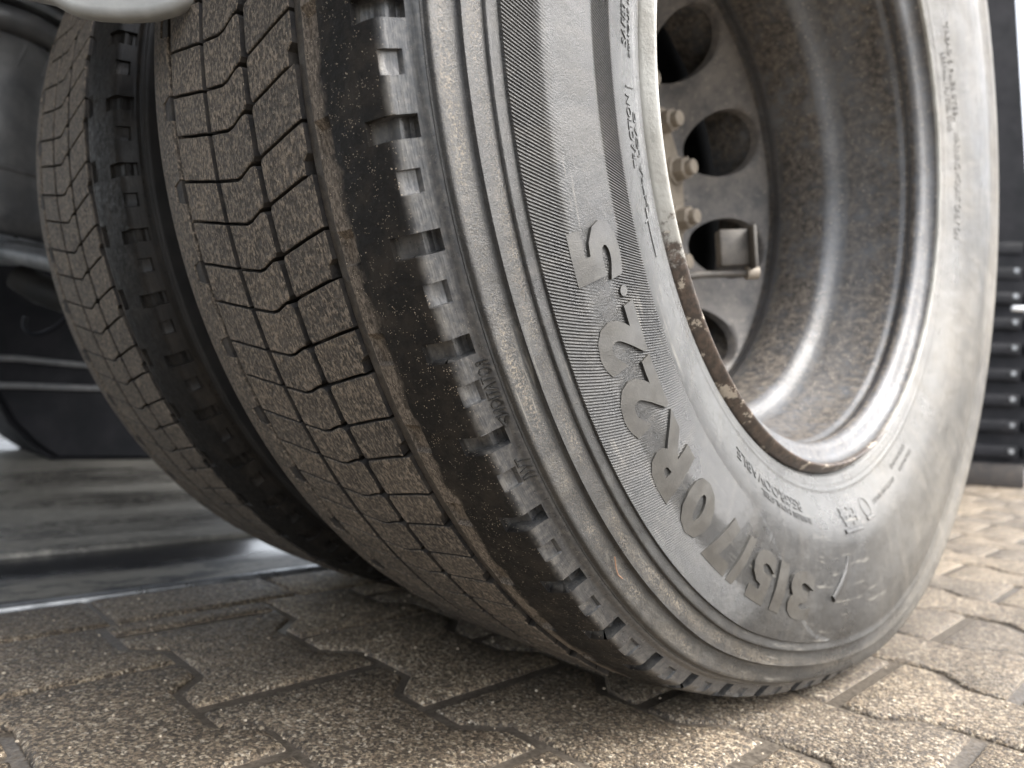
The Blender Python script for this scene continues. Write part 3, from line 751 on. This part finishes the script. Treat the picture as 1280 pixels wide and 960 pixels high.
# pale rounded plastic piece hanging into the top left corner
gp = empty('lamp_housing', at(140, -40, .42)); tag(gp, 'pale grey rounded plastic housing hanging into the top left corner', 'housing')
def outline_plate(pts, depth, thick, mat, bev, name):
    c0 = gp.location; bm = bmesh.new(); P = [at(x, y, depth) - c0 for x, y in pts]
    back = Vector((-.714, .699, .033))*thick
    f1 = [bm.verts.new(p) for p in P]; f = bm.faces.new(f1)
    e = bmesh.ops.extrude_face_region(bm, geom=[f]); vs = [v for v in e['geom'] if isinstance(v, bmesh.types.BMVert)]
    bmesh.ops.translate(bm, vec=back, verts=vs)
    es = [ed for ed in bm.edges if ed.calc_face_angle(0) > .9 and (abs((ed.verts[0].co-ed.verts[1].co).normalized().dot(back.normalized())) < .5)]
    bmesh.ops.bevel(bm, geom=es, offset=bev, segments=5, affect='EDGES', profile=.5)
    return bm_mesh(name, bm, mat, True, 45)
pl = [(-60, -160), (-60, -8), (-10, -4), (30, 1), (58, 7), (72, 15), (88, 22), (115, 27), (150, 29), (185, 27), (212, 20), (238, 8), (256, -8), (268, -28), (274, -60), (272, -160)]
add('housing_shell', outline_plate([(x, y-9) for x, y in pl], .42, .013, MGRY, .005, 'housing_shell'), gp)
# the air spring inboard of the wheels
sp = empty('air_spring', at(-12, 175, 1.04)); tag(sp, 'black rubber air spring bellows under the chassis at the left edge', 'air spring')
bm = bmesh.new(); lathe_z(bm, [(.02, -.150), (.082, -.150), (.094, -.140), (.0965, -.12), (.0975, -.05), (.0980, .02), (.0970, .08), (.094, .118), (.088, .128), (.080, .132)])
add('bellows', bm_mesh('bellows', bm, MRUB, True, 50), sp)
bm = bmesh.new(); lathe_z(bm, [(.080, .128), (.100, .131), (.107, .140), (.108, .150), (.103, .160), (.085, .166), (.02, .168)])
add('bead_ring', bm_mesh('bead_ring', bm, MRUB, True, 50), sp)
bm = bmesh.new(); lathe_z(bm, [(.01, .168), (.110, .168), (.112, .172), (.110, .178), (.01, .180)]); add('top_plate', bm_mesh('top_plate', bm, MSTL, True), sp)
bm = bmesh.new(); lathe_z(bm, [(.01, -.151), (.104, -.151), (.107, -.156), (.100, -.163), (.06, -.172), (.01, -.172)]); add('piston_foot', bm_mesh('piston_foot', bm, MSTL, True), sp)
for k in range(18):
    bm = bmesh.new(); a = rad(20*k+6)
    tube(bm, [(.0955*cos(a), .0955*sin(a), .082), (.0945*cos(a+.12), .0945*sin(a+.12), .118)], .0022, 8); add('moulded_rib', bm_mesh('moulded_rib', bm, MRUB, True), sp)
for k in range(6):
    bm = bmesh.new(); a = rad(60*k-20); lathe_z(bm, [(.0, .0), (.009, 0), (.009, .008), (.006, .010), (.0, .010)], 6, (.085*cos(a), .085*sin(a), .180)); add('bolt', bm_mesh('bolt', bm, MSTL, True), sp)
bm = bmesh.new(); lathe_z(bm, [(.0985, -.062), (.0998, -.058), (.0985, -.054)]); add('seam_ring', bm_mesh('seam_ring', bm, MRUB, True), sp)
# axle beam and pipe loop
ax = empty('axle_beam', (-1.0, 0, -.02)); tag(ax, 'black rear axle beam running inboard from the wheels', 'axle')
bm = bmesh.new(); box(bm, (-.15, .02, 0), (1.3, .13, .15), .03, seg=3); add('beam', bm_mesh('beam', bm, MCHS, True), ax)
p0 = at(25, 322, .95) 
bm = bmesh.new(); tube(bm, [at(-30, 308, .98)-Vector((-1,0,-.02)), at(15, 316, .97)-Vector((-1,0,-.02)), at(75, 328, .96)-Vector((-1,0,-.02))], [.012, .014, .016]); add('torque_arm', bm_mesh('torque_arm', bm, MSTL, True), ax)
bm = bmesh.new(); tube(bm, [at(25, 345, 1.05)-Vector((-1,0,-.02)), at(50, 362, 1.05)-Vector((-1,0,-.02)), at(80, 372, 1.05)-Vector((-1,0,-.02)), at(110, 380, 1.05)-Vector((-1,0,-.02))], .022); add('brake_chamber', bm_mesh('brake_chamber', bm, MCHS, True), ax)
hs_ = empty('air_hose', at(60, 390, 1.0)); tag(hs_, 'thin black air hose looping below the axle beside the inner wheel', 'hose')
bm = bmesh.new(); tube(bm, [at(62+32*cos(rad(200-12*i)), 384-34*sin(rad(200+12*i))*-1*0 + 34*sin(rad(20+11*i)), 1.0)-hs_.location for i in range(14)], .0035, 8); add('hose', bm_mesh('hose', bm, MBLK, True), hs_)
# black tank with two ridges at the far left, standing low behind the concrete
tk = empty('storage_tank', Vector((-2.08, .05, GZ))); tag(tk, 'low black plastic tank with two ridges on the concrete at far left', 'tank')
def at_x(px, py, x):
    d = at(px, py, 1)-CAMP; return CAMP + d*((x-CAMP.x)/d.x)
bm = bmesh.new()
pl3 = [(70, 578), (40, 558), (12, 530), (-8, 495), (-40, 470), (-300, 470), (-300, 300), (330, 300), (330, 578)]
P = [at_x(x, y, -2.08)-tk.location for x, y in pl3]
f = bm.faces.new([bm.verts.new(p) for p in P]); e = bmesh.ops.extrude_face_region(bm, geom=[f])
bmesh.ops.translate(bm, vec=(-.5, 0, 0), verts=[v for v in e['geom'] if isinstance(v, bmesh.types.BMVert)])
bmesh.ops.bevel(bm, geom=[ed for ed in bm.edges if ed.calc_face_angle(0) > .5 and abs((ed.verts[0].co-ed.verts[1].co).normalized().x) < .5], offset=.02, segments=3, affect='EDGES')
add('tank_body', bm_mesh('tank_body', bm, MBLK, True), tk)
for y0_, y1_ in ((448, 457), (482, 485)):
    bm = bmesh.new(); tube(bm, [at_x(-200, y0_-2, -2.066)-tk.location, at_x(20, y0_, -2.066)-tk.location, at_x(110, y1_, -2.066)-tk.location, at_x(330, y1_+4, -2.066)-tk.location], .009, 10); add('ridge', bm_mesh('ridge', bm, simple('ridge_plastic', (.10,.105,.11), (.16,.16,.165), .25), True), tk)

# black ribbed panel behind the wheels on the right
def on_ground(px, py):
    d = at(px, py, 1)-CAMP; return CAMP + d*((GZ-CAMP.z)/d.z)
g1 = on_ground(1196, 606); g2 = on_ground(1275, 611)
rp = empty('rear_mud_flap', g1); tag(rp, 'black rear mud flap with raised horizontal ribs, standing behind the wheels at right', 'mud flap')
dx_ = (g2-g1); dx_.z = 0; wd = dx_.length; dxn = dx_.normalized(); nrm = Vector((dxn.y, -dxn.x, 0))
if nrm.dot(CAMP-g1) < 0: nrm = -nrm
RM = Matrix((dxn, nrm, Vector((0, 0, 1)))).transposed().to_4x4()
depth2 = (g1-CAMP).dot(fw); pxm = depth2/894.4
def panel(name, u0, u1, v0, v1, n0, n1, mat, bev=.004):
    bm = bmesh.new(); box(bm, RM @ Vector(((u0+u1)/2, (n0+n1)/2, (v0+v1)/2)), (abs(u1-u0), abs(n1-n0), abs(v1-v0)), bev, RM); return add(name, bm_mesh(name, bm, mat, True), rp)
uw = (1279-1196)*pxm
bm = bmesh.new(); hh_ = 2.45; lean = 26*pxm*1.25
_q = [RM @ Vector(v) for v in ((-.6, 0, .085), (uw, 0, .085), (uw-.0*lean, 0, .75), (uw-lean*1.25, 0, hh_), (-.6, 0, hh_))]
_f = bm.faces.new([bm.verts.new(v) for v in _q]); _e = bmesh.ops.extrude_face_region(bm, geom=[_f])
bmesh.ops.translate(bm, vec=RM @ Vector((0, -.03, 0)), verts=[v for v in _e['geom'] if isinstance(v, bmesh.types.BMVert)])
add('flap_sheet', bm_mesh('flap_sheet', bm, MBLK), rp)
panel('flap_foot', -.5, uw*.92, .0, .10, -.05, .004, simple('muddy_rubber', (.008, .007, .007), (.03, .022, .017), .7))
for k in range(9):
    v = .125+.108*k; pr_ = .016 if k < 7 else .006
    o = panel('rib', -.45, uw*.80, v, v+.050, 0, pr_, MBLK, pr_*.4)
    panel('rib_end', uw*.86, uw*.97, v+.004, v+.050, 0, pr_*.9, MBLK, pr_*.4)
    if k > 7: continue
    bm = bmesh.new(); tube(bm, [RM @ Vector((uw*.66, .030, v+.03)), RM @ Vector((uw*.66, .044, v+.03))], .010, 12); add('bolt', bm_mesh('bolt', bm, MSTL, True), rp)
bk = empty('clamp_bracket', at(1278, 386, 2.6)); tag(bk, 'small bright metal bracket at the right edge beside the ribbed mud flap', 'bracket')
bm = bmesh.new(); box(bm, (0, 0, 0), (.075, .02, .022), .008, RM); box(bm, (.02, 0, -.012), (.03, .02, .02), .006, RM); add('bracket_arm', bm_mesh('bracket_arm', bm, simple('bright_zinc', (.6, .6, .6), (.75, .75, .75), .25, metal=.6), True), bk)
# pale building across the yard
bd = empty('building', (2.0, 26, GZ)); tag(bd, 'pale rendered building with brown windows far across the yard at right', 'building')
bm = bmesh.new(); box(bm, (2, 3, 3.0), (24, 6, 6.0)); add('wall', bm_mesh('wall', bm, MWALL), bd)
bm = bmesh.new(); box(bm, (2, 2.9, 6.1), (24.6, 6.8, .25)); add('roof', bm_mesh('roof', bm, MCHS), bd)
for i in range(9):
    for j in range(2):
        xx = -8+2.5*i; zz = 1.6+2.6*j
        bm = bmesh.new(); box(bm, (xx, -.02, zz), (1.3, .08, 1.5)); fo = add('window', bm_mesh('window', bm, simple('frame_brown', (.10, .06, .04), (.14, .09, .06)) if (i, j) == (0, 0) else bpy.data.materials['frame_brown']), bd)
        bm = bmesh.new(); box(bm, (xx-.31, -.07, zz), (.52, .03, 1.3)); box(bm, (xx+.31, -.07, zz), (.52, .03, 1.3)); add('pane', bm_mesh('pane', bm, MWIN), fo)

# ------------------------------------------------------------------ little things
gr = []
bmg = bmesh.new()
for i in range(700):
    r = random.random(); x = random.uniform(-.45, .45); y = random.uniform(-.75, 1.2); s_ = random.uniform(.0006, .0016)
    m = Matrix.Translation((x, y, GZ+.0012)) @ Matrix.Rotation(random.random()*6, 4, 'Z') @ Matrix.Diagonal((s_, s_*random.uniform(.6, 1), s_*.7, 1))
    bmesh.ops.create_icosphere(bmg, subdivisions=1, radius=1, matrix=m)
gt = add('grit', bm_mesh('grit', bmg, simple('grit_sand', (.25, .20, .14), (.55, .48, .38), .6, 300))); tag(gt, 'loose sand grains scattered over the paving', 'grit', kind='stuff')
# dry twig stuck to the sidewall ring
pt = [(.4645, -43.4), (.4675, -42.6), (.4688, -42.0), (.4680, -41.4)]
tw = empty('dry_twig'); tag(tw, 'tiny orange dry twig stuck to the outer sidewall rib near the bottom', 'twig')
bm = bmesh.new(); tube(bm, [deform(smooth_base(r)+.0022, r, rad(d)) for r, d in pt], .0003, 6); add('twig_stem', bm_mesh('twig_stem', bm, MBARK, True), tw)
# quiet the render
S.cycles.max_bounces = 8
S.render.film_transparent = False
print('pavers', cnt, 'objects', len(bpy.data.objects))
